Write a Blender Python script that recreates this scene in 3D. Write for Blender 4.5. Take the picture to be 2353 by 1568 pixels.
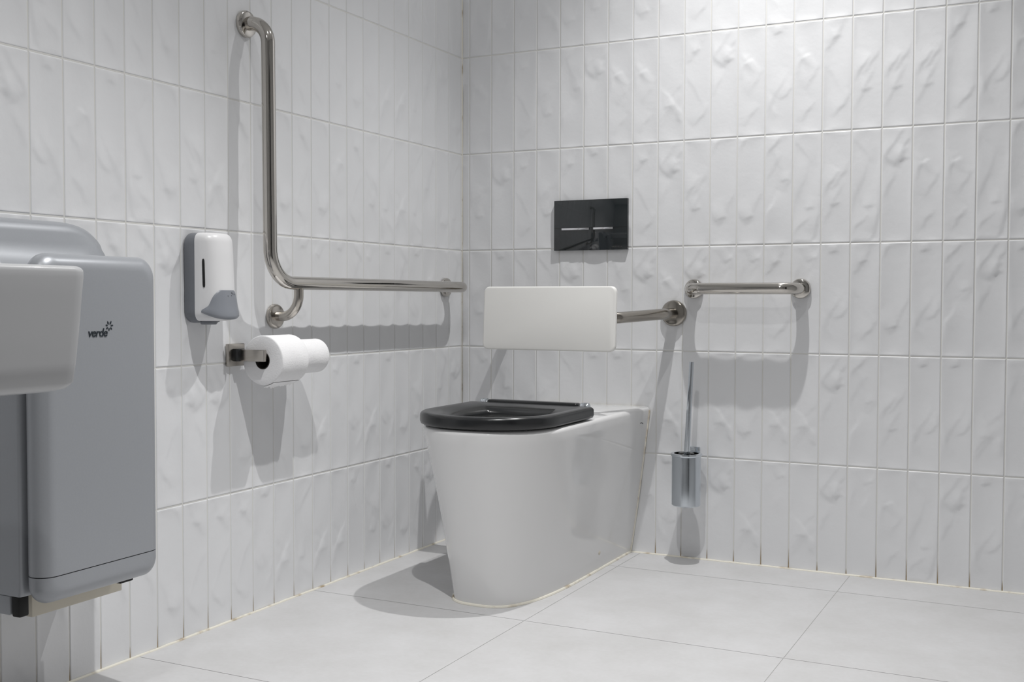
import bpy, bmesh, math, random
import numpy as np
from mathutils import Vector, Matrix
for o in list(bpy.data.objects): bpy.data.objects.remove(o, do_unlink=True)
PI = math.pi
SC = bpy.context.scene
COL = SC.collection

# ------------------------------------------------------------------ camera
CAM = np.array([1.7245, -3.0943, 0.7422]); YAW, PITCH, ROLL, FPX = -0.4635, -0.0358, 0.0022, 2561.9172
cy_, sy_ = math.cos(YAW), math.sin(YAW)
fv = Vector((sy_*math.cos(PITCH), cy_*math.cos(PITCH), math.sin(PITCH)))
rv = Vector((cy_, -sy_, 0)); uv = rv.cross(fv)
r2 = rv*math.cos(ROLL)+uv*math.sin(ROLL); u2 = -rv*math.sin(ROLL)+uv*math.cos(ROLL)
cd = bpy.data.cameras.new('camera'); cam = bpy.data.objects.new('camera', cd); COL.objects.link(cam)
m = Matrix((r2, u2, -fv)).transposed().to_4x4(); m.translation = Vector(CAM.tolist())
cam.matrix_world = m
cd.sensor_width = 36; cd.lens = FPX/2353*36; cd.clip_start = 0.02
SC.camera = cam

# ------------------------------------------------------------------ world, exposure
w = bpy.data.worlds.new('world'); SC.world = w; w.use_nodes = True
w.node_tree.nodes['Background'].inputs[0].default_value = (0.9, 0.95, 1, 1)
w.node_tree.nodes['Background'].inputs[1].default_value = 0.05
SC.view_settings.view_transform = 'Standard'; SC.view_settings.look = 'None'
SC.view_settings.gamma = 1; SC.view_settings.use_curve_mapping = False
SC.view_settings.exposure = 0.09

# ------------------------------------------------------------------ lights: ceiling downlights (x, y, watts)
CEIL = 2.40
SPOT_BLEND = 1.0
GLOW_W = 3.3      # wide glow of each lamp's frosted lens
LAMPS = [(0.975, -0.526, 76, 103), (0.975, -1.68, 100, 98), (0.975, -2.85, 24, 96)]   # x, y, watts, cone degrees; the last is an added, unseen fill lamp

# ------------------------------------------------------------------ helpers
def tag(o, label=None, cat=None, group=None, kind=None):
    if label: o['label'] = label
    if cat: o['category'] = cat
    if group: o['group'] = group
    if kind: o['kind'] = kind
    return o
def thing(name, loc, label, cat, group=None):
    o = bpy.data.objects.new(name, None); COL.objects.link(o); o.location = loc
    o.empty_display_size = 0.05
    return tag(o, label, cat, group)
def mesh_obj(name, verts, faces, mats, parent=None, smooth=True, mi=None, auto=None):
    me = bpy.data.meshes.new(name)
    me.from_pydata([tuple(v) for v in verts], [], [tuple(f) for f in faces])
    if not isinstance(mats, (list, tuple)): mats = [mats]
    for k in mats: me.materials.append(k)
    if mi is not None: me.polygons.foreach_set('material_index', mi)
    me.polygons.foreach_set('use_smooth', [smooth]*len(me.polygons))
    me.update()
    if auto is not None and smooth:
        bm = bmesh.new(); bm.from_mesh(me)
        bmesh.ops.recalc_face_normals(bm, faces=bm.faces)
        for e in bm.edges:
            if len(e.link_faces) == 2 and e.calc_face_angle(0) > auto: e.smooth = False
        bm.to_mesh(me); bm.free()
    o = bpy.data.objects.new(name, me); COL.objects.link(o)
    if parent is not None:
        o.parent = parent
        off = -world_loc(parent)
        me.transform(Matrix.Translation(off))
    return o
def world_loc(o):
    v = Vector((0, 0, 0))
    while o is not None:
        v = v + o.location; o = o.parent
    return v
class MB:
    """collects shapes into one mesh"""
    def __init__(s): s.v = []; s.f = []
    def add(s, v, f):
        n = len(s.v); s.v += [tuple(p) for p in v]; s.f += [tuple(n+i for i in q) for q in f]; return s
    def loft(s, rings, close=True, cap0=True, cap1=True):
        n = len(rings[0]); v = [p for r in rings for p in r]; f = []
        for i in range(len(rings)-1):
            for j in range(n if close else n-1):
                a = i*n+j; b = i*n+(j+1) % n
                f.append((a, b, b+n, a+n))
        if cap0: f.append(tuple(range(n-1, -1, -1)))
        if cap1: f.append(tuple(range((len(rings)-1)*n, len(rings)*n)))
        return s.add(v, f)
    def tube(s, path, r, seg=20, cap=True):
        P = [Vector(p) for p in path]; rings = []
        T = [(P[min(i+1, len(P)-1)]-P[max(i-1, 0)]).normalized() for i in range(len(P))]
        up = Vector((0, 0, 1)) if abs(T[0].z) < .9 else Vector((0, 1, 0))
        a = T[0].cross(up).normalized()
        for i, p in enumerate(P):
            a = (a-T[i]*a.dot(T[i])).normalized(); b = T[i].cross(a)
            rr = r[i] if isinstance(r, (list, tuple)) else r
            rings.append([p+a*math.cos(t)*rr+b*math.sin(t)*rr for t in [2*PI*k/seg for k in range(seg)]])
        return s.loft(rings, True, cap, cap)
    def lathe(s, prof, c, axis, seg=40):
        """prof: (radius, height along axis)"""
        c = Vector(c); ax = Vector(axis).normalized()
        up = Vector((0, 0, 1)) if abs(ax.z) < .9 else Vector((1, 0, 0))
        a = ax.cross(up).normalized(); b = ax.cross(a)
        rings = [[c+ax*h+(a*math.cos(t)+b*math.sin(t))*max(r, 1e-5) for t in [2*PI*k/seg for k in range(seg)]] for r, h in prof]
        return s.loft(rings, True, True, True)
    def box(s, lo, hi, bev=0.0, seg=2):
        bm = bmesh.new(); bmesh.ops.create_cube(bm, size=1)
        lo = Vector(lo); hi = Vector(hi)
        for v in bm.verts:
            v.co = Vector(((lo[i]+hi[i])/2+v.co[i]*(hi[i]-lo[i]) for i in range(3)))
        if bev: bmesh.ops.bevel(bm, geom=list(bm.edges), offset=bev, segments=seg, profile=0.5, affect='EDGES')
        bm.verts.index_update()
        s.add([v.co.copy() for v in bm.verts], [[v.index for v in f.verts] for f in bm.faces]); bm.free(); return s
    def obj(s, name, mat, parent=None, smooth=True, auto=0.6):
        return mesh_obj(name, s.v, s.f, mat, parent, smooth, None, auto)
def fillet(pts, rad, n=12):
    """polyline with rounded corners"""
    P = [Vector(p) for p in pts]; out = [P[0]]
    for i in range(1, len(P)-1):
        r = rad[i-1] if isinstance(rad, (list, tuple)) else rad
        d0 = (P[i-1]-P[i]).normalized(); d1 = (P[i+1]-P[i]).normalized()
        ang = d0.angle(d1); t = r/math.tan(ang/2)
        c = P[i]+(d0+d1).normalized()*(r/math.sin(ang/2))
        a = P[i]+d0*t-c; b = P[i]+d1*t-c
        tot = a.angle(b)
        for k in range(n+1):
            q = k/n; out.append(c+(a*math.sin((1-q)*tot)+b*math.sin(q*tot))/math.sin(tot))
    out.append(P[-1]); return out
def rrect(w, h, r, n=8, cx=0, cy=0):
    """rounded rectangle outline, ccw, list of (a,b)"""
    o = []
    for sx, sy, a0 in ((1, 1, 0), (-1, 1, PI/2), (-1, -1, PI), (1, -1, 1.5*PI)):
        for k in range(n+1):
            a = a0+k/n*PI/2
            o.append((cx+sx*(w/2-r)+r*math.cos(a), cy+sy*(h/2-r)+r*math.sin(a)))
    return o
def slab(mb, outline, place, t0, t1, bev, nb=4):
    """extrude a convex outline between depths t0<t1 with rounded rims; place(a,b,t)->point"""
    cx = sum(p[0] for p in outline)/len(outline); cz = sum(p[1] for p in outline)/len(outline)
    W = max(abs(p[0]-cx) for p in outline); H = max(abs(p[1]-cz) for p in outline)
    def ring(ins, t):
        kx = (W-ins)/W; kz = (H-ins)/H
        return [place(cx+(a-cx)*kx, cz+(b-cz)*kz, t) for a, b in outline]
    rings = []
    for k in range(nb+1):
        a = PI/2*k/nb; rings.append(ring(bev*(1-math.sin(a)), t0+bev*(1-math.cos(a))))
    for k in range(nb, -1, -1):
        a = PI/2*k/nb; rings.append(ring(bev*(1-math.sin(a)), t1-bev*(1-math.cos(a))))
    mb.loft(rings); return mb

# ------------------------------------------------------------------ materials
def mat(name, col, rough=0.5, metal=0.0, spec=0.5, coat=0.0, noise=None, bump=None, emit=None):
    k = bpy.data.materials.new(name); k.use_nodes = True; nt = k.node_tree; b = nt.nodes['Principled BSDF']
    b.inputs['Base Color'].default_value = (*col, 1); b.inputs['Roughness'].default_value = rough
    b.inputs['Metallic'].default_value = metal; b.inputs['Specular IOR Level'].default_value = spec
    b.inputs['Coat Weight'].default_value = coat; b.inputs['Coat Roughness'].default_value = 0.05
    tc = nt.nodes.new('ShaderNodeTexCoord')
    if noise:
        sc, amt = noise[:2]
        n = nt.nodes.new('ShaderNodeTexNoise'); n.inputs['Scale'].default_value = sc; n.inputs['Detail'].default_value = 6
        nt.links.new(tc.outputs['Object'], n.inputs['Vector'])
        mx = nt.nodes.new('ShaderNodeMix'); mx.data_type = 'RGBA'
        mx.inputs['A'].default_value = (*[c*(1-amt) for c in col], 1); mx.inputs['B'].default_value = (*[min(1, c*(1+amt)) for c in col], 1)
        nt.links.new(n.outputs['Fac'], mx.inputs['Factor']); nt.links.new(mx.outputs['Result'], b.inputs['Base Color'])
    if bump:
        sc, st, di = bump
        n = nt.nodes.new('ShaderNodeTexNoise'); n.inputs['Scale'].default_value = sc; n.inputs['Detail'].default_value = 4
        nt.links.new(tc.outputs['Object'], n.inputs['Vector'])
        bp = nt.nodes.new('ShaderNodeBump'); bp.inputs['Strength'].default_value = st; bp.inputs['Distance'].default_value = di
        nt.links.new(n.outputs['Fac'], bp.inputs['Height']); nt.links.new(bp.outputs['Normal'], b.inputs['Normal'])
    if emit:
        b.inputs['Emission Color'].default_value = (*emit[0], 1); b.inputs['Emission Strength'].default_value = emit[1]
    return k
def ramp_mask(nt, src, lo, hi):
    r = nt.nodes.new('ShaderNodeMapRange'); r.inputs['From Min'].default_value = lo; r.inputs['From Max'].default_value = hi
    nt.links.new(src, r.inputs['Value']); return r.outputs['Result']

M = {}
M['tile'] = mat('glazed_white_tile', (0.79, 0.797, 0.812), 0.32, spec=0.45, noise=(3.0, 0.015), bump=(55, 0.12, 0.004))
M['plain'] = mat('matt_white_wall', (0.52, 0.52, 0.52), 0.5, noise=(4, 0.02))
M['ceil'] = mat('ceiling_paint', (0.84, 0.84, 0.83), 0.8, noise=(6, 0.02))
M['steel'] = mat('polished_stainless_steel', (0.56, 0.535, 0.50), 0.09, 1.0, noise=(9, 0.03))
M['steel_dull'] = mat('worn_stainless_steel', (0.50, 0.47, 0.43), 0.22, 1.0, noise=(30, 0.06))
M['steel_dark_refl'] = mat('steel_with_dark_reflection', (0.36, 0.335, 0.30), 0.16, 1.0, noise=(30, 0.06))  # base colour darkened to paint in the dark room the steel reflects
M['chrome'] = mat('blue_tinted_chrome', (0.66, 0.70, 0.74), 0.08, 1.0, noise=(10, 0.02))
M['brushed'] = mat('satin_metal_canister', (0.60, 0.64, 0.68), 0.20, 1.0, noise=(14, 0.03))
M['ceramic'] = mat('white_vitreous_china', (0.80, 0.80, 0.80), 0.10, spec=0.5, coat=0.3, noise=(3, 0.01))
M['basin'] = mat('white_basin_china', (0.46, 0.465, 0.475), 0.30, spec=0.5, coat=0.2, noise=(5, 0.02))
M['black'] = mat('black_seat_plastic_and_reflection', (0.012, 0.013, 0.014), 0.24, spec=0.55, noise=(12, 0.1))
M['void'] = mat('dark_cavity', (0.006, 0.006, 0.006), 0.7, noise=(10, 0.1))
M['glass'] = mat('black_glass_plate', (0.012, 0.016, 0.018), 0.04, spec=0.9, noise=(20, 0.1))
M['silver'] = mat('bright_silver_trim', (0.85, 0.85, 0.87), 0.12, 1.0, noise=(20, 0.02))
M['board'] = mat('cream_white_laminate', (0.83, 0.825, 0.80), 0.42, noise=(8, 0.02))
M['paper'] = mat('soft_toilet_paper', (0.90, 0.90, 0.91), 0.95, spec=0.1, noise=(60, 0.02), bump=(260, 0.5, 0.0015))
M['core'] = mat('cardboard_core', (0.05, 0.045, 0.04), 0.9, noise=(40, 0.1))
M['white'] = mat('white_plastic', (0.80, 0.80, 0.81), 0.32, noise=(8, 0.01))
M['grey'] = mat('grey_plastic', (0.17, 0.18, 0.20), 0.40, noise=(12, 0.04))
M['grey_l'] = mat('light_grey_plastic', (0.25, 0.265, 0.295), 0.33, noise=(12, 0.03))
M['paint'] = mat('silver_grey_enamel', (0.36, 0.375, 0.40), 0.36, metal=0.25, noise=(260, 0.04))
M['cream'] = mat('cream_plastic_tray', (0.60, 0.56, 0.47), 0.45, noise=(12, 0.03))
M['ink'] = mat('dark_printed_ink', (0.012, 0.02, 0.028), 0.5, noise=(20, 0.05))
M['ink_grey'] = mat('grey_printed_ink', (0.045, 0.045, 0.042), 0.5, noise=(20, 0.05))
M['door'] = mat('charcoal_door_laminate', (0.02, 0.02, 0.022), 0.4, noise=(8, 0.1))
M['lens'] = mat('lit_downlight_lens', (0.9, 0.9, 0.9), 0.4, noise=(8, 0.01))
M['trim'] = mat('white_lamp_trim', (0.8, 0.8, 0.8), 0.4, noise=(8, 0.01))

def grout_material():
    k = mat('wall_grout', (0.72, 0.715, 0.69), 0.85, spec=0.2); nt = k.node_tree; b = nt.nodes['Principled BSDF']
    g = nt.nodes.new('ShaderNodeNewGeometry'); sp = nt.nodes.new('ShaderNodeSeparateXYZ')
    nt.links.new(g.outputs['Position'], sp.inputs['Vector'])
    n = nt.nodes.new('ShaderNodeTexNoise'); n.inputs['Scale'].default_value = 9; n.inputs['Detail'].default_value = 5
    nt.links.new(g.outputs['Position'], n.inputs['Vector'])
    # brown dirt washed into the joints next to the floor, its height varies from joint to joint
    h = nt.nodes.new('ShaderNodeMath'); h.operation = 'MULTIPLY_ADD'; h.inputs[1].default_value = 0.15; h.inputs[2].default_value = -0.03
    nt.links.new(n.outputs['Fac'], h.inputs[0])
    d = nt.nodes.new('ShaderNodeMath'); d.operation = 'DIVIDE'
    nt.links.new(sp.outputs['Z'], d.inputs[0]); nt.links.new(h.outputs[0], d.inputs[1])
    r = nt.nodes.new('ShaderNodeMapRange'); r.inputs['From Min'].default_value = 0.3; r.inputs['From Max'].default_value = 1.1
    nt.links.new(d.outputs[0], r.inputs['Value'])
    mx = nt.nodes.new('ShaderNodeMix'); mx.data_type = 'RGBA'
    mx.inputs['A'].default_value = (0.36, 0.29, 0.20, 1); mx.inputs['B'].default_value = (0.72, 0.715, 0.69, 1)
    nt.links.new(r.outputs['Result'], mx.inputs['Factor']); nt.links.new(mx.outputs['Result'], b.inputs['Base Color'])
    return k
def sealant_material():
    k = mat('silicone_sealant', (0.80, 0.77, 0.68), 0.45, spec=0.4); nt = k.node_tree; b = nt.nodes['Principled BSDF']
    g = nt.nodes.new('ShaderNodeNewGeometry')
    n = nt.nodes.new('ShaderNodeTexNoise'); n.inputs['Scale'].default_value = 18; n.inputs['Detail'].default_value = 6
    nt.links.new(g.outputs['Position'], n.inputs['Vector'])
    r = nt.nodes.new('ShaderNodeMapRange'); r.inputs['From Min'].default_value = 0.54; r.inputs['From Max'].default_value = 0.68
    nt.links.new(n.outputs['Fac'], r.inputs['Value'])
    mx = nt.nodes.new('ShaderNodeMix'); mx.data_type = 'RGBA'
    mx.inputs['A'].default_value = (0.80, 0.77, 0.68, 1); mx.inputs['B'].default_value = (0.42, 0.33, 0.22, 1)
    nt.links.new(r.outputs['Result'], mx.inputs['Factor']); nt.links.new(mx.outputs['Result'], b.inputs['Base Color'])
    return k
def floor_material():
    k = mat('pale_grey_porcelain', (0.70, 0.70, 0.70), 0.55, spec=0.35); nt = k.node_tree; b = nt.nodes['Principled BSDF']
    g = nt.nodes.new('ShaderNodeNewGeometry')
    n = nt.nodes.new('ShaderNodeTexNoise'); n.inputs['Scale'].default_value = 5; n.inputs['Detail'].default_value = 8; n.inputs['Roughness'].default_value = 0.65
    nt.links.new(g.outputs['Position'], n.inputs['Vector'])
    n2 = nt.nodes.new('ShaderNodeTexNoise'); n2.inputs['Scale'].default_value = 90; n2.inputs['Detail'].default_value = 4
    nt.links.new(g.outputs['Position'], n2.inputs['Vector'])
    ad = nt.nodes.new('ShaderNodeMath'); ad.operation = 'MULTIPLY_ADD'; ad.inputs[1].default_value = 0.25
    nt.links.new(n2.outputs['Fac'], ad.inputs[0]); nt.links.new(n.outputs['Fac'], ad.inputs[2])
    mx = nt.nodes.new('ShaderNodeMix'); mx.data_type = 'RGBA'
    mx.inputs['A'].default_value = (0.535, 0.532, 0.53, 1); mx.inputs['B'].default_value = (0.62, 0.62, 0.628, 1)
    r = nt.nodes.new('ShaderNodeMapRange'); r.inputs['From Min'].default_value = 0.4; r.inputs['From Max'].default_value = 0.85
    nt.links.new(ad.outputs[0], r.inputs['Value'])
    nt.links.new(r.outputs['Result'], mx.inputs['Factor']); nt.links.new(mx.outputs['Result'], b.inputs['Base Color'])
    return k
M['grout'] = grout_material(); M['seal'] = sealant_material(); M['floor'] = floor_material()
M['joint'] = mat('floor_joint', (0.46, 0.455, 0.445), 0.8, noise=(20, 0.1))

# ------------------------------------------------------------------ room
RX, RY = 2.50, -3.70
TP, TW, TH, RH0, RH = 0.0778, 0.0756, 0.2998, 0.2969, 0.302
rng = np.random.default_rng(7)
NA, NB = 25, 88
def edge_grid(L, n, e):
    return np.concatenate([[0, e*0.3, e*0.65, e], np.linspace(e*1.8, L-e*1.8, n-8), [L-e, L-e*0.65, L-e*0.3, L]])
FOLD = 1.15
EU, EV = 0.0017, 0.0026
EDGE = 0.0026
def tile_variant(seed):
    r = np.random.default_rng(seed)
    a = edge_grid(TW, NA, EU); b = edge_grid(TH, NB, EV); A, B = np.meshgrid(a, b, indexing='ij')
    u = (A/TW-0.5)*2; v = (B/TH-0.5)*2
    h = 0*A
    for _ in range(3):
        h += 0.00035*np.sin(2*PI*(A*r.uniform(4, 11)+B*r.uniform(-6, 6))+r.uniform(0, 6))
    # folds: steep on one side, long on the other
    for q in range(r.integers(4, 7)):
        ang = math.radians(r.uniform(48, 72)*(1 if r.random() < .85 else -1)); L = r.uniform(0.06, 0.16)
        cx, cy = r.uniform(0.006, 0.070), r.uniform(0.02, 0.28)
        if q == 0: ang = math.radians(r.uniform(5, 30)); L = 0.032; cx = r.uniform(0.02, 0.055)
        dx, dy = math.cos(ang), math.sin(ang)
        s = ((A-cx)*dx+(B-cy)*dy)/(L/2); bend = r.uniform(-0.006, 0.012)
        d = (A-cx)*dy-(B-cy)*dx+bend*s*s+0.0012*np.sin(s*7+q)
        if r.random() < .12: d = -d
        win = np.clip(1-s*s, 0, 1)
        amp = r.uniform(0.0008, 0.0017)*FOLD
        h += amp*win*np.where(d > 0, 1/(1+(d/0.0030)**2), np.exp(-(np.abs(d)/0.030)**1.5))
    em = np.minimum(np.minimum(A, TW-A), np.minimum(B, TH-B))
    k = np.clip(em/0.010, 0, 1); k = k*k*(3-2*k)
    h = h*k+EDGE*(1-(1-u**2)*(1-v**10))
    # glazed edge rolls over into the joint
    qa = np.clip(1-np.minimum(A, TW-A)/EU, 0, 1); qb = np.clip(1-np.minimum(B, TH-B)/EV, 0, 1)
    h -= 0.0021*np.maximum(qa, qb)**2
    return A, B, h
VAR = [tile_variant(100+i) for i in range(10)]
FQ = []
for i in range(NA-1):
    for j in range(NB-1):
        FQ.append((i*NB+j, (i+1)*NB+j, (i+1)*NB+j+1, i*NB+j+1))
FQ = np.array(FQ)
SA, SB = 4, 8      # coarser copies for courses out of view
JH = EDGE-0.0015     # height of the joint filling
def tiled_wall(name, length, u0, to3, flip):
    """to3(u, z, h): u = distance from the room corner"""
    V = []; F = []; n = 0
    ncol = int((length-u0)/TP)+2
    for c in range(-1, ncol):
        ua = u0+c*TP+(TP-TW)/2
        for rrow in range(8):
            if rrow == 0: za, zh = 0.001, RH0-0.0022
            else: za, zh = RH0+(rrow-1)*RH+0.0011, TH
            A, B, h = VAR[rng.integers(len(VAR))]; fq = FQ
            if za > 1.7 or (name == 'wall_left' and ua > 2.3) or (name == 'wall_back' and ua > 2.0):
                ia = sorted(set([0, 1, 2, 3]+list(range(3, NA-4, SA))+[NA-4, NA-3, NA-2, NA-1])); ib = sorted(set([0, 1, 2, 3]+list(range(3, NB-4, SB))+[NB-4, NB-3, NB-2, NB-1]))
                A, B, h = [q[np.ix_(ia, ib)] for q in (A, B, h)]; nb_ = len(ib)
                fq = np.array([(i*nb_+j, (i+1)*nb_+j, (i+1)*nb_+j+1, i*nb_+j+1) for i in range(len(ia)-1) for j in range(nb_-1)])
            lo, hi = max(ua, 0.0008), min(ua+TW, length)
            if hi-lo < 0.003: continue
            U = np.clip(ua+A, lo, hi); Z = za+B*(zh/TH); Z = np.minimum(Z, CEIL)
            P = to3(U, Z, h+rng.uniform(-.0002, .0002))
            V.append(np.stack([p.ravel() for p in P], -1)); F.append(fq+n); n += A.size
    nt = sum(len(f) for f in F)
    # joint filling: one narrow strip per course and per column
    def strip(ua, ub, za, zb, up=0.0):
        nonlocal n
        ua, ub = max(ua, 0), min(ub, length); za, zb = max(za, 0), min(zb, CEIL)
        if ub <= ua or zb <= za: return
        G = [to3(np.array(float(x)), np.array(float(z)), np.array(JH+up)) for x, z in ((ua, za), (ub, za), (ub, zb), (ua, zb))]
        V.append(np.array([[float(q) for q in p] for p in G])); F.append(np.array([[n, n+1, n+2, n+3]])); n += 4
    g = 0.0021
    for c in range(-1, ncol+1): strip(u0+c*TP-g, u0+c*TP+g, 0, CEIL)
    for k in range(8): strip(0, length, RH0+k*RH-g, RH0+k*RH+g, 0.00015)
    strip(0, length, 0, 0.003, 0.0003); strip(0, 0.003, 0, CEIL, 0.0003)
    V = np.concatenate(V); F = np.concatenate(F)
    if flip: F = F[:, ::-1]
    me = bpy.data.meshes.new(name); me.vertices.add(len(V)); me.vertices.foreach_set('co', V.ravel().astype(np.float32))
    me.loops.add(F.size); me.loops.foreach_set('vertex_index', np.ascontiguousarray(F).ravel().astype(np.int32))
    me.polygons.add(len(F)); me.polygons.foreach_set('loop_start', np.arange(0, F.size, 4, dtype=np.int32))
    me.materials.append(M['tile']); me.materials.append(M['grout'])
    mi = np.zeros(len(F), dtype=np.int32); mi[nt:] = 1; me.polygons.foreach_set('material_index', mi)
    me.polygons.foreach_set('use_smooth', np.ones(len(F), dtype=bool))
    me.update(calc_edges=True); me.validate()
    o = bpy.data.objects.new(name, me); COL.objects.link(o); return tag(o, kind='structure')
OFF = 0.0018   # calibrated plane is the tile edge
tiled_wall('wall_back', RX, 0.027, lambda u, z, h: (u, -(h-OFF)+0*u, z), False)
tiled_wall('wall_left', -RY, 0.006, lambda u, z, h: ((h-OFF)+0*u, -u, z), True)
def struct(o): return tag(o, kind='structure')
mb = MB(); mb.box((RX, RY, 0), (RX+0.1, 0.1, CEIL)); struct(mb.obj('wall_right', M['plain'], None, False))
mb = MB(); mb.box((-0.1, RY-0.1, 0), (RX+0.1, RY, CEIL)); struct(mb.obj('wall_front', M['plain'], None, False))
mb = MB(); mb.box((-0.1, RY-0.1, CEIL), (RX+0.1, 0.1, CEIL+0.1)); struct(mb.obj('ceiling', M['ceil'], None, False))
# entrance door in the wall on the right, outside the frame
mb = MB(); mb.box((RX-0.035, -2.99, 0.0), (RX+0.002, -2.03, 2.10), 0.003); struct(mb.obj('door_1', M['door'], None, True))
mb = MB()
mb.box((RX-0.05, -3.05, 0), (RX, -2.992, 2.16), 0.003); mb.box((RX-0.05, -2.028, 0), (RX, -1.97, 2.16), 0.003); mb.box((RX-0.05, -3.05, 2.102), (RX, -1.97, 2.16), 0.003)
struct(mb.obj('trim_1', M['white'], None, True))
# floor: 600 mm slabs with hairline joints
JX = [0.605, 1.205, 1.805]; JY = [-0.1900, -0.787, -1.387, -1.987, -2.587, -3.187]
mb = MB(); mi = []
xs = [0]+JX+[RX]; ys = [0]+JY+[RY]
jw = 0.0007
bmv = []; bmf = []; mis = []
def quad(x0, x1, y0, y1, z, k):
    n = len(bmv); bmv.extend([(x0, y0, z), (x1, y0, z), (x1, y1, z), (x0, y1, z)]); bmf.append((n, n+1, n+2, n+3)); mis.append(k)
for i in range(len(xs)-1):
    for j in range(len(ys)-1):
        x0 = xs[i]+(jw if i else 0); x1 = xs[i+1]-(jw if i < len(xs)-2 else 0)
        y1 = ys[j]-(jw if j else 0); y0 = ys[j+1]+(jw if j < len(ys)-2 else 0)
        quad(x0, x1, y0, y1, 0.0, 0)
        for (a0, a1, b0, b1, q0, q1, r0, r1) in ((x0, x0, y0, y1, x0-jw, x0-jw, y0, y1), (x1, x1, y0, y1, x1+jw, x1+jw, y0, y1),
                                               (x0, x1, y0, y0, x0, x1, y0-jw, y0-jw), (x0, x1, y1, y1, x0, x1, y1+jw, y1+jw)):
            pass
n = len(bmv); bmv.extend([(0, RY, -0.0005), (RX, RY, -0.0005), (RX, 0, -0.0005), (0, 0, -0.0005)]); bmf.append((n, n+1, n+2, n+3)); mis.append(1)
# slab underside so the floor has thickness
n = len(bmv); z0, z1 = -0.0013, -0.08
bmv.extend([(-.1, RY-.1, z1), (RX+.1, RY-.1, z1), (RX+.1, .1, z1), (-.1, .1, z1), (-.1, RY-.1, z0), (RX+.1, RY-.1, z0), (RX+.1, .1, z0), (-.1, .1, z0)])
for f in ((3, 2, 1, 0), (4, 5, 6, 7), (0, 1, 5, 4), (1, 2, 6, 5), (2, 3, 7, 6), (3, 0, 4, 7)): bmf.append(tuple(n+i for i in f)); mis.append(1)
struct(mesh_obj('floor', bmv, bmf, [M['floor'], M['joint']], None, False, mis))
# sealant beads
def bead(name, path, r, seg=8):
    b = MB(); b.tube(path, r, seg); return struct(b.obj(name, M['seal'], None, True, None))
def wob(p0, p1, n, a, seed, ax):
    r = random.Random(seed); out = []
    for i in range(n+1):
        t = i/n; p = [p0[k]+(p1[k]-p0[k])*t for k in range(3)]; 
        for k in ax: p[k] += r.uniform(-a, a)
        out.append(p)
    return out
bead('trim_2', wob((0.0, -0.002, -0.0005), (RX, -0.002, -0.0005), 120, 0.0005, 1, (1, 2)), 0.0042)
bead('trim_3', wob((0.002, 0.0, -0.0005), (0.002, RY, -0.0005), 160, 0.0005, 2, (0, 2)), 0.0042)
bead('trim_4', [(0.0005, -0.0005, 0), (0.0005, -0.0005, CEIL)], 0.0026)

# ------------------------------------------------------------------ ceiling downlights
for i, (lx, ly, pw, deg) in enumerate(LAMPS):
    t = thing('ceiling_light', (lx, ly, CEIL), ['round downlight in the ceiling above the toilet', 'round downlight in the ceiling above the hand dryer side of the floor',
        'added unseen fill downlight in the ceiling above the wash basin side'][i], 'ceiling light', 'recessed ceiling downlights')
    b = MB(); b.lathe([(0.033, -0.001), (0.045, -0.001), (0.047, -0.004), (0.043, -0.008), (0.036, -0.006), (0.033, -0.001)], (lx, ly, CEIL), (0, 0, 1), 32); b.obj('trim_ring', M['trim'], t)
    b = MB(); b.lathe([(0, -0.0015), (0.034, -0.0015), (0.034, -0.0005), (0, -0.0005)], (lx, ly, CEIL), (0, 0, 1), 32); b.obj('lens', M['lens'], t)
    ld = bpy.data.lights.new('spot', 'SPOT'); ld.energy = pw; ld.spot_size = math.radians(deg); ld.spot_blend = SPOT_BLEND
    ld.shadow_soft_size = 0.012; ld.color = (1.0, 0.992, 0.982)
    lo = bpy.data.objects.new('spot', ld); COL.objects.link(lo); lo.parent = t; lo.location = (0, 0, -0.02)
    gd = bpy.data.lights.new('glow', 'AREA'); gd.shape = 'DISK'; gd.size = 0.066; gd.energy = GLOW_W; gd.color = (1.0, 0.992, 0.982)
    go = bpy.data.objects.new('glow', gd); COL.objects.link(go); go.parent = t; go.location = (0, 0, -0.012)

# ------------------------------------------------------------------ toilet
TC = 0.445
def dshape(w, yf, R, n=2.5, yb=0.0, N=28, cx=TC):
    """plan outline: straight sides from the wall, superellipse nose. ccw from back right"""
    pts = []
    ys_ = yf+R
    M_ = 8
    for i in range(M_): pts.append((cx+w, yb+(ys_-yb)*i/M_))
    for i in range(N+1):
        a = i/N*PI
        c, s = math.cos(a), math.sin(a)
        pts.append((cx+w*math.copysign(abs(c)**(2/n), c), ys_-R*abs(s)**(2/n)))
    for i in range(1, M_+1): pts.append((cx-w, ys_+(yb-ys_)*i/M_))
    return pts
t = thing('toilet', (TC, -0.002, 0), 'white floor-standing back-to-wall toilet pan with a black seat, under the cream backrest', 'toilet')
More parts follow.
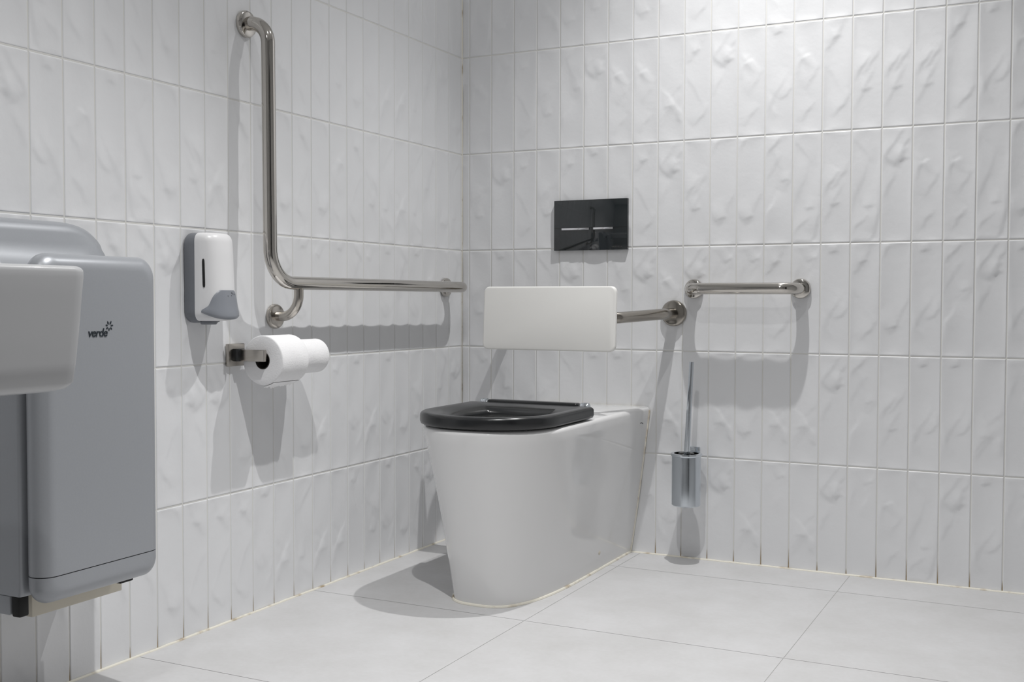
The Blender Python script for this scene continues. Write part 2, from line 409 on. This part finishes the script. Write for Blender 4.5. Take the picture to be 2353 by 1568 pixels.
# body: outer skin, rim, bowl cavity as one closed surface
ZT = 0.436
def body_ring(z):
    q = z/ZT; w_ = 0.128+(0.186-0.128)*q**0.9; yf = -0.7276-(0.808-0.7276)*q; R = 0.42+(0.19-0.42)*q; n = 3.1+(2.06-3.1)*q**0.7
    return [(x, y, z) for x, y in dshape(w_, yf, R, n, -0.003)]
rings = [body_ring(z) for z in (0.002, 0.03, 0.08, 0.14, 0.2, 0.26, 0.32, 0.37, 0.40, 0.4235)]
def inset(ring, d, z):
    cx = TC; cy = -0.40
    W = max(abs(p[0]-cx) for p in ring)
    L = max(abs(p[1]-cy) for p in ring)
    return [(cx+(x-cx)*(W-d)/W, cy+(y-cy)*(L-d)/L, z) for x, y, _ in ring]
top = body_ring(0.4245)
for k in range(1, 6):
    a = PI/2*k/5; rings.append(inset(top, 0.012*(1-math.cos(a)), 0.4240+0.012*math.sin(a)))
mb = MB(); n0 = len(rings[0])
# rim opening ring: map outline to an oval opening
def opening(z, a_, b_, cyo=-0.575):
    out = []
    base = rings[-1]
    for x, y, _ in base:
        ang = math.atan2(y-cyo, x-TC); out.append((TC+a_*math.cos(ang), cyo+b_*math.sin(ang), z))
    return out
rings.append(opening(ZT, 0.125, 0.165)); rings.append(opening(ZT-0.008, 0.118, 0.158)); rings.append(opening(ZT-0.05, 0.125, 0.165))
rings.append(opening(ZT-0.14, 0.10, 0.13)); rings.append(opening(ZT-0.20, 0.06, 0.08)); rings.append(opening(ZT-0.22, 0.02, 0.03))
mb.loft(rings); mb.obj('pan', M['ceramic'], t, True, 0.9)
# sealant line round the foot of the pan
foot = body_ring(0.0); foot = [p for p in foot]
b = MB(); r_ = random.Random(5)
b.tube([(x+(0.001 if x > TC else -0.001)+r_.uniform(-.0004, .0004), y-0.001, 0.001) for x, y, _ in foot], 0.0045, 8); b.obj('foot_sealant', M['seal'], t)
b = MB(); b.tube([(TC+body_ring(z)[0][0]-TC+0.0005, -0.004, z) for z in np.linspace(0.002, 0.425, 20)], 0.0028, 8)
b.tube([(2*TC-body_ring(z)[0][0]-0.0005, -0.004, z) for z in np.linspace(0.002, 0.425, 20)], 0.0028, 8)
b.tube([(x, -0.004, 0.4325) for x in np.linspace(TC-0.17, TC+0.17, 12)], 0.0026, 8); b.obj('wall_sealant', M['seal'], t)
b = MB(); wz = body_ring(0.05)[0][0]; b.lathe([(0, -0.004), (0.006, -0.004), (0.006, 0.001), (0.004, 0.0022), (0, 0.0024)], (wz-0.0002, -0.268, 0.052), (1, 0, 0), 20); b.obj('bolt_cap', M['cream'], t)
b = MB(); b.tube([(body_ring(0.388)[0][0]+0.0002, -0.062+0.018*math.cos(a), 0.384+0.008*math.sin(a)) for a in np.linspace(0.5, 2.0, 8)], 0.0011, 6)
b.obj('printed_mark', M['ink_grey'], t)
# seat: black ring with a raised rear ledge, its top hollowed towards the opening
sy0, syf = -0.424, -0.8095
def seat_ring(ins, z):
    out = []
    for x, y in dshape(0.1822, syf, 0.172, 2.13, sy0):
        W = 0.1822; cyo = (sy0+syf)/2; L = (sy0-syf)/2
        out.append((TC+(x-TC)*(W-ins)/W, cyo+(y-cyo)*(L-ins)/L, z))
    return out
zb, zt = ZT+0.0022, 0.4695
rs = []
def hole(z, a_, b_, cyo=-0.60):
    out = []
    for x, y, _ in seat_ring(0, 0):
        ang = math.atan2(y-cyo, x-TC); out.append((TC+a_*math.cos(ang), cyo+b_*math.sin(ang), z))
    return out
rs.append(hole(zb, 0.112, 0.148)); rs.append(seat_ring(0.008, zb)); rs.append(seat_ring(0.002, zb+0.003)); rs.append(seat_ring(0.0, zb+0.009)); rs.append(seat_ring(0.0, zt-0.010))
for k in range(1, 6):
    a = PI/2*k/5; rs.append(seat_ring(0.010*(1-math.cos(a)), zt-0.010+0.010*math.sin(a)))
rs.append(seat_ring(0.022, zt-0.0005)); rs.append(hole(zt-0.005, 0.142, 0.163)); rs.append(hole(zt-0.011, 0.125, 0.155)); rs.append(hole(zt-0.018, 0.112, 0.146)); rs.append(hole(zb+0.004, 0.109, 0.145)); rs.append(hole(zb, 0.112, 0.148))
mb = MB(); mb.loft(rs, True, False, False)
seat = mb.obj('seat', M['black'], t, True, 1.0)
b = MB(); b.box((TC-0.133, sy0+0.004, zb+0.002), (TC+0.132, sy0+0.032, zt+0.0055), 0.005, 3); b.obj('rear_ledge', M['black'], seat)
for s in (-1, 1):
    b = MB(); b.lathe([(0, -0.011), (0.0115, -0.011), (0.013, -0.008), (0.013, 0.008), (0.0115, 0.011), (0, 0.011)], (TC+s*0.148, sy0+0.022, zt-0.006), (1, 0, 0), 24)
    b.lathe([(0, 0), (0.010, 0), (0.010, 0.02), (0, 0.02)], (TC+s*0.148, sy0+0.022, ZT-0.001), (0, 0, 1), 20); b.obj('hinge', M['chrome'], t)
for s in (-1, 1):
    b = MB(); b.box((TC+s*0.12-0.02, -0.74, ZT-0.0005), (TC+s*0.12+0.02, -0.715, zb+0.001), 0.002); b.obj('seat_buffer', M['black'], t)

# ------------------------------------------------------------------ tubes and rosettes
def rosette(c, axis, r, parent, mt, th=0.012):
    b = MB(); b.lathe([(0, 0), (r*0.99, 0), (r, 0.0015), (r, th*0.55), (r*0.93, th*0.85), (r*0.80, th), (0.0, th)], c, axis, 44); return b.obj('wall_rosette', mt, parent)
# L-shaped rail on the left wall
S = 0.068; YV, ZH = -1.036, 0.784
t = thing('grab_rail', (0, YV, ZH), 'tall L-shaped stainless steel grab rail on the left wall, its foot above the toilet rolls', 'grab rail')
path = fillet([(0.002, YV, 1.383), (0.066, YV+0.002, 1.383), (0.078, YV-0.008, ZH), (0.083, -0.111, ZH), (0.002, -0.111, ZH)], [0.050, 0.078, 0.050], 14)
b = MB(); b.tube(path, 0.016, 28); b.obj('bent_tube', M['steel'], t)
rosette((0.001, YV, 1.383), (1, 0, 0), 0.031, t, M['steel'])
rosette((0.001, -0.109, ZH), (1, 0, 0), 0.029, t, M['steel'])
b = MB(); b.tube(fillet([(0.002, -0.936, 0.704), (0.0785, -0.940, 0.704), (0.0785, -0.940, ZH-0.012)], 0.052, 14), 0.0115, 20); b.obj('support_arm', M['steel_dull'], t)
rosette((0.001, -0.936, 0.704), (1, 0, 0), 0.030, t, M['steel_dull'])
# short rail on the back wall
t = thing('grab_rail', (0.913, 0, 0.778), 'short horizontal stainless steel grab rail on the back wall, above the toilet brush', 'grab rail')
b = MB(); b.tube(fillet([(0.762, -0.002, 0.778), (0.762, -0.074, 0.778), (1.064, -0.074, 0.778), (1.064, -0.002, 0.778)], 0.044, 14), 0.016, 28); b.obj('bent_tube', M['steel'], t)
for x in (0.762, 1.064): rosette((x, -0.001, 0.778), (0, -1, 0), 0.0275, t, M['steel'])
# backrest
t = thing('back_support', (TC, 0, 0.708), 'cream white rectangular backrest board on steel tubes over the toilet', 'backrest')
BT, BB = (-0.323, 0.7825), (-0.343, 0.6075)
def bp(a, z, d):
    q = (z-BB[1])/(BT[1]-BB[1]); y = BB[0]+(BT[0]-BB[0])*q
    return (a+0.005*(1-q), y+d, z)
b = MB(); slab(b, rrect(0.396, BT[1]-BB[1], 0.016, 6, 0.449, (BT[1]+BB[1])/2), bp, 0.0, 0.016, 0.004, 3); brd = b.obj('backrest_board', M['board'], t)
YB = -0.298
path = fillet([(0.703, -0.002, 0.708), (0.703, -0.105, 0.7065), (0.628, YB, 0.6965), (0.272, YB, 0.6965), (0.197, -0.105, 0.7065), (0.197, -0.002, 0.708)], [0.11, 0.05, 0.05, 0.11], 12)
b = MB(); b.tube(path, 0.0155, 24); b.obj('support_tube', M['steel_dark_refl'], t)
for x in (0.58, 0.32):
    b = MB(); b.box((x-0.02, -0.312, 0.675), (x+0.02, YB+0.004, 0.720), 0.003); b.obj('clamp', M['steel_dark_refl'], t)
for x in (0.703, 0.197): rosette((x, -0.001, 0.708), (0, -1, 0), 0.0375, t, M['steel_dark_refl'], 0.014)

# ------------------------------------------------------------------ flush plate
t = thing('flush_plate', (TC, 0, 0.97), 'black glass dual flush plate on the back wall above the backrest', 'flush plate')
x0, x1, z0, z1 = 0.3255, 0.5615, 0.8945, 1.0450
b = MB(); b.box((x0, -0.013, z0), (x1, -0.001, z1), 0.0012); pl_ = b.obj('glass_face', M['glass'], t)
ZS = 0.959
for a0, a1 in ((0.3520, 0.4410), (0.4545, 0.5170)):
    b = MB(); b.box((a0, -0.0165, ZS-0.0035), (a1, -0.0125, ZS+0.0025), 0.0006); b.obj('chrome_bar', M['silver'], t)
b = MB()
b.box((x0+0.001, -0.0136, ZS+0.0030), (x1-0.001, -0.0128, ZS+0.0036)); b.box((0.4475, -0.0136, z0+0.001), (0.4481, -0.0128, ZS+0.003)); b.obj('button_gap', M['void'], t)
def text_obj(name, s, size, loc, xdir, ydir, mt, parent, extr=0.0002, shear=0.0, spacing=1.0, align='CENTER', offset=0.0):
    cu = bpy.data.curves.new(name, 'FONT'); cu.body = s; cu.size = size; cu.extrude = extr; cu.shear = shear; cu.align_x = align; cu.space_character = spacing; cu.offset = offset
    tmp = bpy.data.objects.new(name, cu); COL.objects.link(tmp)
    dg = bpy.context.evaluated_depsgraph_get(); dg.update()
    me = bpy.data.meshes.new_from_object(tmp.evaluated_get(dg)); COL.objects.unlink(tmp); bpy.data.objects.remove(tmp); bpy.data.curves.remove(cu)
    X = Vector(xdir).normalized(); Y = Vector(ydir).normalized(); Z = X.cross(Y)
    mm = Matrix((X, Y, Z)).transposed().to_4x4(); mm.translation = Vector(loc)
    me.transform(mm); me.transform(Matrix.Translation(-world_loc(parent)))
    me.materials.clear(); me.materials.append(mt)
    o = bpy.data.objects.new(name, me); COL.objects.link(o); o.parent = parent; return o
b = MB()
for i in range(7): b.box((0.5125+i*0.0050, -0.0134, 0.9022), (0.5158+i*0.0050, -0.0128, 0.9052))
b.obj('faint_maker_mark', M['ink_grey'], t)

# ------------------------------------------------------------------ toilet brush
t = thing('toilet_brush', (0.768, 0, 0.17), 'chrome wall-mounted toilet brush in a cylindrical holder, below the short grab rail', 'toilet brush')
cx, cy, R = 0.768, -0.082, 0.0405
b = MB(); b.lathe([(0, 0.168), (R-0.003, 0.168), (R, 0.171), (R, 0.306), (R-0.0015, 0.309), (R-0.004, 0.306), (R-0.004, 0.28), (0, 0.28)], (cx, cy, 0), (0, 0, 1), 56); b.obj('canister', M['brushed'], t)
b = MB(); b.lathe([(R-0.006, 0.3085), (R+0.003, 0.3085), (R+0.0042, 0.312), (R+0.003, 0.3155), (R-0.006, 0.3155), (R-0.006, 0.3085)], (cx, cy, 0), (0, 0, 1), 56)
b.box((cx-0.010, cy+R-0.002, 0.296), (cx+0.010, -0.004, 0.313), 0.002); b.box((cx-0.016, -0.010, 0.285), (cx+0.016, -0.001, 0.325), 0.002); b.obj('holder_ring', M['chrome'], t)
b = MB(); b.lathe([(0, 0.300), (R-0.007, 0.302), (R-0.007, 0.306), (0.012, 0.311), (0, 0.312)], (cx, cy, 0), (0, 0, 1), 40); b.obj('lid', M['steel_dull'], t)
b = MB(); b.tube([(cx+0.001+0.012*q, cy, 0.308+0.265*q) for q in np.linspace(0, 1, 12)], [0.0085-0.0022*q for q in np.linspace(0, 1, 12)], 20); b.obj('handle', M['chrome'], t)

# ------------------------------------------------------------------ toilet roll holder and the two rolls
HZ, HY = 0.617, -1.083
t = thing('toilet_roll_holder', (0, HY, HZ), 'square stainless steel double toilet roll holder on the left wall', 'toilet roll holder')
b = MB(); b.box((0.001, HY-0.028, HZ-0.026), (0.011, HY+0.028, HZ+0.026), 0.002); b.obj('wall_plate', M['steel_dull'], t)
b = MB(); b.box((0.009, HY-0.014, HZ-0.0145), (0.027, HY+0.010, HZ+0.0145), 0.002); b.obj('mounting_block', M['black'], t)  # chrome block coloured black to stand in for its dark reflection
b = MB(); b.box((0.026, HY-0.006, HZ-0.014), (0.094, HY+0.004, HZ+0.013), 0.0015); b.box((0.072, HY+0.0035, HZ-0.010), (0.090, -0.872, HZ+0.006), 0.0015); b.obj('arm', M['steel_dull'], t)
def roll(name, xc, zc, R, y0, y1, label, tail, lean=0.0):
    t = thing(name, (xc, (y0+y1)/2, zc-R), label, 'toilet roll', 'toilet rolls on the double holder')
    prof = []
    N = 48; rings = []
    def cyl(r, y, wob=0): return [(xc+(r+wob*math.sin(3*a+y*80))*math.cos(a), y, zc+(r+wob*math.cos(2*a))*math.sin(a)) for a in [2*PI*k/N for k in range(N)]]
    rc = 0.0205
    rings = [cyl(rc, y0), cyl(R*0.7, y0-0.0003), cyl(R-0.003, y0), cyl(R-0.0008, y0+0.001, .0002), cyl(R, y0+0.003, .0004)]
    for q in np.linspace(0.1, 0.9, 7): rings.append(cyl(R, y0+(y1-y0)*q, .0006))
    rings += [cyl(R, y1-0.003, .0004), cyl(R-0.0008, y1-0.001), cyl(R-0.003, y1), cyl(rc, y1), cyl(rc, y0)]
    b = MB(); b.loft(rings, True, False, False); pr = b.obj('paper', M['paper'], t, True, 1.2)
    b = MB(); rr = [cyl(rc-0.0002, y0-0.0008), cyl(rc-0.0002, y1+0.0005), cyl(rc-0.0016, y1+0.0005), cyl(rc-0.0016, y0-0.0008), cyl(rc-0.0002, y0-0.0008)]
    b.loft(rr, True, False, False); b.obj('cardboard_core', M['core'], t, True, 1.0)
    if tail:
        rj = random.Random(3); n = 26; pts0, pts1 = [], []; V = []; F = []
        for i in range(n+1):
            y = y0+0.002+(y1-y0-0.004)*i/n; jag = rj.uniform(0, 0.0045)+0.004*math.exp(-((i-8)/2.2)**2)
            col_ = []
            for a, rad in ((-1.05, R+0.0010), (-1.2, R+0.0012), (-1.35, R+0.0014), (-1.47, R+0.0022), (-1.56, R+0.0030+jag)):
                col_.append((xc+rad*math.cos(a), y, zc+rad*math.sin(a)))
            V.append(col_)
        b = MB(); m_ = len(V[0]); vv = [p for c in V for p in c]
        vv2 = [(p[0]-0.0003, p[1], p[2]+0.0006) for p in vv]
        ff = []
        for i in range(n):
            for j in range(m_-1):
                a = i*m_+j; ff.append((a, a+m_, a+m_+1, a+1)); a2 = a+len(vv); ff.append((a2, a2+1, a2+m_+1, a2+m_))
        b.add(vv+vv2, ff); b.obj('torn_sheet', M['paper'], pr, True, None)
    return t
roll('toilet_roll', 0.078, 0.6055, 0.0575, -1.074, -0.975, 'nearly full toilet roll with a torn sheet hanging, next to the square wall plate', True)
roll('toilet_roll', 0.078, 0.6085, 0.0415, -0.972, -0.872, 'half-used thinner toilet roll at the far end of the holder', False)

# ------------------------------------------------------------------ soap dispenser
YC, HW = -1.194, 0.049
t = thing('soap_dispenser', (0, YC, 0.69), 'white soap dispenser with grey back and push lever, left of the L-shaped rail', 'soap dispenser')
b = MB(); slab(b, rrect(2*HW, 0.197, 0.026, 8, YC, 0.7915), lambda a, z, d: (d, a, z), 0.001, 0.031, 0.003, 3); b.obj('back_housing', M['grey'], t)
def disp_sec(z, grow=0.0, th0=-PI/2, th1=PI/2, n=28, dscale=1.0):
    q = (z-0.69)/(0.888-0.69)
    D = (0.0425+0.011*(1-q)-0.002*max(0, q-.8)/.2)*dscale+grow; H = HW-0.001+grow
    out = []
    for i in range(n+1):
        a = th0+(th1-th0)*i/n; c, s = math.cos(a), math.sin(a); e = 2/2.6
        out.append((0.031+D*max(0, c)**e if c > 1e-9 else 0.031, YC+H*math.copysign(abs(s)**e, s), z))
    return out
rg = []
zs = [0.6975+0.1915*(1-math.cos(PI*i/44))/2 for i in range(45)]
for z in zs:
    s = disp_sec(z)
    edge = min(z-0.6975, 0.889-z); k = 1-min(1, edge/0.020); f = 1-0.30*(1-math.sqrt(max(0, 1-k**2.2))); fy = f
    rg.append([(0.031+(x-0.031)*f, YC+(y-YC)*fy, zz) for x, y, zz in s])
b = MB(); b.loft(rg, True, True, True); cov = b.obj('cover', M['white'], t, True, 0.9)
# lever: thick shell hugging the lower front of the cover
LZ0, LZ1 = 0.7005, 0.7645
def lever_row(q):
    span = math.radians(float(np.interp(q, [0, .12, .25, .4, .6, .8, .93, 1], [76, 74, 66, 55, 49, 41, 30, 20])))
    g = float(np.interp(q, [0, .06, .2, .45, .8, 1], [0.003, 0.0065, 0.0065, 0.0045, 0.003, 0.002]))
    out = []; inn = []
    for i in range(25):
        a = -span+2*span*i/24
        zl = LZ0+0.016*(abs(a)/1.33)**2.0; z = zl+(LZ1-zl)*q
        edge = 1-abs(a/span)**8*0.6
        out.append(Vector(disp_sec(z, g*edge+0.0005, a, a+1e-4, 1)[0])); inn.append(Vector(disp_sec(z, -0.002, a, a+1e-4, 1)[0]))
    return out+inn[::-1]
b = MB(); b.loft([lever_row(q) for q in (0, .03, .07, .13, .2, .28, .38, .5, .62, .74, .84, .91, .96, 1.0)], True, True, True); lev = b.obj('push_lever', M['grey_l'], t, True, 0.9)
# sight slot on the side of the cover
def surf(z, a, g=0.0):
    s = disp_sec(z, g, a, a+0.001, 1)[0]; return Vector(s)
b = MB(); a = -1.17; rr = []
for k in range(25):
    cz_ = -math.cos(PI*k/24); z = 0.801+0.031*cz_; hwid = 0.0026*math.sqrt(max(0.01, 1-abs(cz_)**14))
    p = surf(z, a, 0.0006); q_ = surf(z, a+0.02, 0.0006); dirv = (q_-p).normalized()
    nrm = Vector((dirv.y, -dirv.x, 0)); nrm = nrm if nrm.x > 0 or nrm.y < 0 else -nrm
    rr.append([p-dirv*hwid+nrm*0.0004, p+dirv*hwid+nrm*0.0004, p+dirv*hwid-nrm*0.002, p-dirv*hwid-nrm*0.002])
b.loft(rr); b.obj('sight_slot', M['void'], t)
b = MB(); b.lathe([(0, 0), (0.016, 0), (0.019, 0.004), (0.019, 0.010), (0, 0.010)], (0.036, YC-0.010, 0.6895), (0, 0, 1), 24); b.obj('nozzle_housing', M['grey'], t)
b = MB()
for dy, dz, L in ((-0.006, 0.0, 0.002), (0.000, 0.001, 0.003), (0.004, 0.005, 0.004), (0.009, 0.004, 0.003), (0.001, 0.007, 0.002)):
    p = surf(0.752+dz, (dy)/0.05+0.1, 0.0032); b.lathe([(0, -0.0006), (0.0014, -0.0006), (0.0014, 0.0008), (0, 0.0008)], p, (1, 0.1, 0), 10)
b.obj('embossed_mark', M['grey'], lev)

# ------------------------------------------------------------------ hand dryer
DY0, DY1 = -1.803, -1.535; DF = 0.215; YM = (DY0+DY1)/2; DW = DY1-DY0
t = thing('hand_dryer', (0, YM, 0.2), 'silver grey hands-in jet hand dryer on the left wall behind the basin', 'hand dryer')
# rear body with tall rounded back that rises behind the slot
def prof_ring(pts, x): return [(x, a, z) for a, z in pts]
def yz_shape(y0, y1, z0, z1, rt, rb, n=8):
    o = []
    for (cy_c, cz_c, r, a0) in ((y1-rt, z1-rt, rt, 0), (y0+rt, z1-rt, rt, PI/2), (y0+rb, z0+rb, rb, PI), (y1-rb, z0+rb, rb, 1.5*PI)):
        for k in range(n+1):
            a = a0+PI/2*k/n; o.append((cy_c+r*math.cos(a), cz_c+r*math.sin(a)))
    return o
def crown(pts, z1, amt):  # bow the top edge
    return [(a, z+(amt*(1-((a-YM)/(DW/2))**2) if z > z1-0.06 else 0)) for a, z in pts]
# rear housing: section in x-z, its top edge bowed and rounded at both ends; the face flares out towards the slot
def rear_section(y):
    e = min(y-DY0, DY1-0.009-y); er = DY1-0.009-y; drop = 0.050*(1-math.sqrt(max(0, 1-max(0, 1-er/0.085)**2)))+0.02*(1-math.sqrt(max(0, 1-max(0, 1-(y-DY0)/0.02)**2)))
    H = 0.886-drop; zb_ = 0.242; fl = min(1, max(0, er/0.05))**0.7
    k = max(0.0, 1-e/0.008); ins = 0.006*(1-math.sqrt(max(0, 1-k*k)))
    pr = [(0.001, zb_), (0.001, H-0.004), (0.006, H), (0.060-ins, H), (0.074-ins, H-0.003), (0.082-ins, H-0.010), (0.087-ins, H-0.022)]
    zz = [(0.092, 0.845), (0.100, 0.825), (0.112, 0.807), (0.128, 0.792), (0.141, 0.775), (0.148, 0.75), (0.157, 0.70), (0.159, 0.60), (0.159, 0.25), (0.157, zb_)]
    pr += [(0.092+(x-0.092)*(fl if z > 0.74 else 1)-ins, min(z, H-0.026+0.0*x-i*0.0006)) for i, (x, z) in enumerate(zz)]
    return [(x, y, z) for x, z in pr]
ys_ = [DY0+v for v in (0, .0005, .0015, .003, .006, .010, .015, .022, .030, .04, .052, .066, .085, .11)]
ys_ = ys_+[2*YM-0.009-v for v in ys_[::-1]]
b = MB(); b.loft([rear_section(y) for y in ys_], True, True, True); b.obj('rear_housing', M['paint'], t, True, 0.7)
b = MB(); b.box((0.145, DY0+0.030, 0.300), (0.200, DY1-0.030, 0.765), 0.004); b.obj('hand_slot_liner', M['void'], t)
# front shell and lower strip come out of one rounded moulding, cut by the seam
SEAM = 0.2790
out = crown(yz_shape(DY0, DY1, 0.231, 0.8175, 0.030, 0.028, 10), 0.8175, 0.009)
def moulding(name, lo, hi, mt):
    b = MB(); slab(b, out, lambda a, z, d: (d, a, z), 0.160, DF, 0.0272, 9)
    bm = bmesh.new(); vs = [bm.verts.new(v) for v in b.v]
    for f in b.f: bm.faces.new([vs[i] for i in f])
    bmesh.ops.recalc_face_normals(bm, faces=bm.faces)
    for z, up in ((lo, False), (hi, True)):
        if z is None: continue
        g = bm.verts[:]+bm.edges[:]+bm.faces[:]
        res = bmesh.ops.bisect_plane(bm, geom=g, plane_co=(0, 0, z), plane_no=(0, 0, 1), clear_outer=up, clear_inner=not up)
        ed = [e for e in res['geom_cut'] if isinstance(e, bmesh.types.BMEdge)]
        bmesh.ops.contextual_create(bm, geom=ed)
    bm.verts.index_update()
    o = mesh_obj(name, [v.co.copy() for v in bm.verts], [[v.index for v in f.verts] for f in bm.faces], mt, t, True, None, 0.7); bm.free(); return o
fs = moulding('front_shell', SEAM+0.0008, None, M['paint'])
moulding('lower_strip', None, SEAM-0.0008, M['paint'])
b = MB(); b.box((0.150, DY1-0.062, 0.220), (0.172, DY1-0.030, 0.240), 0.002); b.obj('right_foot', M['void'], t)
b = MB(); b.box((0.133, DY0+0.002, 0.206), (0.152, DY0+0.022, 0.244), 0.003); b.obj('notch_shade', M['void'], t)  # black block put in for the shade inside the corner notch
b = MB(); b.box((0.075, -1.742, 0.187), (0.112, -1.535, 0.243), 0.002); b.obj('drip_tray', M['cream'], t)
b = MB(); b.box((0.010, DY0, 0.208), (0.131, DY0+0.03, 0.2415), 0.003); b.obj('side_skirt', M['paint'], t)
# printed name and burst
lx, ly, lz_ = DF+0.0006, -1.6850, 0.6790
text_obj('printed_name', 'verde', 0.0205, (lx, ly, lz_), (0, 1, 0), (0, 0, 1), M['ink'], fs, 0.0004, 0.22, 0.92, 'CENTER', 0.0002)
b = MB(); bc = Vector((lx, ly+0.0265, lz_+0.0175))
for k, L in enumerate((0.0055, 0.0065, 0.006, 0.0045, 0.0045, 0.0045, 0.005)):
    a = math.radians(10+k*51.4); d = Vector((0, math.cos(a), math.sin(a))); nn = Vector((0, -d.z, d.y)); p0 = bc+d*0.0035; p1 = bc+d*(0.0035+L)
    b.add([p0+nn*0.0008, p0-nn*0.0008, (p0+p1)/2-nn*0.0016, p1-nn*0.0007, p1+nn*0.0007, (p0+p1)/2+nn*0.0016]+[q+Vector((-0.0004, 0, 0)) for q in (p0+nn*0.0008, p0-nn*0.0008, (p0+p1)/2-nn*0.0016, p1-nn*0.0007, p1+nn*0.0007, (p0+p1)/2+nn*0.0016)],
          [(0, 1, 2, 3, 4, 5), (11, 10, 9, 8, 7, 6)]+[(i, (i+1) % 6, (i+1) % 6+6, i+6) for i in range(6)])
b.obj('printed_burst', M['ink'], fs, False)

# ------------------------------------------------------------------ wash basin, close on the left
t = thing('wash_basin', (0, -2.33, 0.62), 'white wall-hung ceramic wash basin at the left edge, in front of the hand dryer', 'wash basin')
BX, BY0, BY1 = 0.565, -2.60, -2.018
def basin_ring(ins, z, r=0.03):
    o = rrect(BX-2*ins+0.0, (BY1-BY0)-2*ins, r, 6, BX/2+0.002, (BY0+BY1)/2)
    return [(a, b_, z) for a, b_ in o]
rg = []
for z, ins in ((0.622, 0.040), (0.6225, 0.030), (0.626, 0.017), (0.634, 0.0105), (0.66, 0.0080), (0.70, 0.0050), (0.75, 0.002), (0.772, 0.0005), (0.779, 0.0005)):
    rg.append(basin_ring(ins, z))
for k in range(1, 6):
    a = PI/2*k/5; rg.append(basin_ring(0.0005+0.008*(1-math.cos(a)), 0.779+0.008*math.sin(a)))
for z, ins in ((0.787, 0.022), (0.784, 0.027), (0.74, 0.035), (0.70, 0.05), (0.685, 0.09), (0.68, 0.15)):
    rg.append(basin_ring(ins, z, 0.03))
rg = [[(min(max(x, 0.002), 9), y, z) for x, y, z in r] for r in rg]
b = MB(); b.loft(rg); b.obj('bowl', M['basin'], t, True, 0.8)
b = MB(); b.lathe([(0, 0), (0.022, 0), (0.022, 0.002), (0.016, 0.004), (0, 0.003)], (BX/2, (BY0+BY1)/2, 0.6800), (0, 0, 1), 24); b.obj('drain', M['chrome'], t)
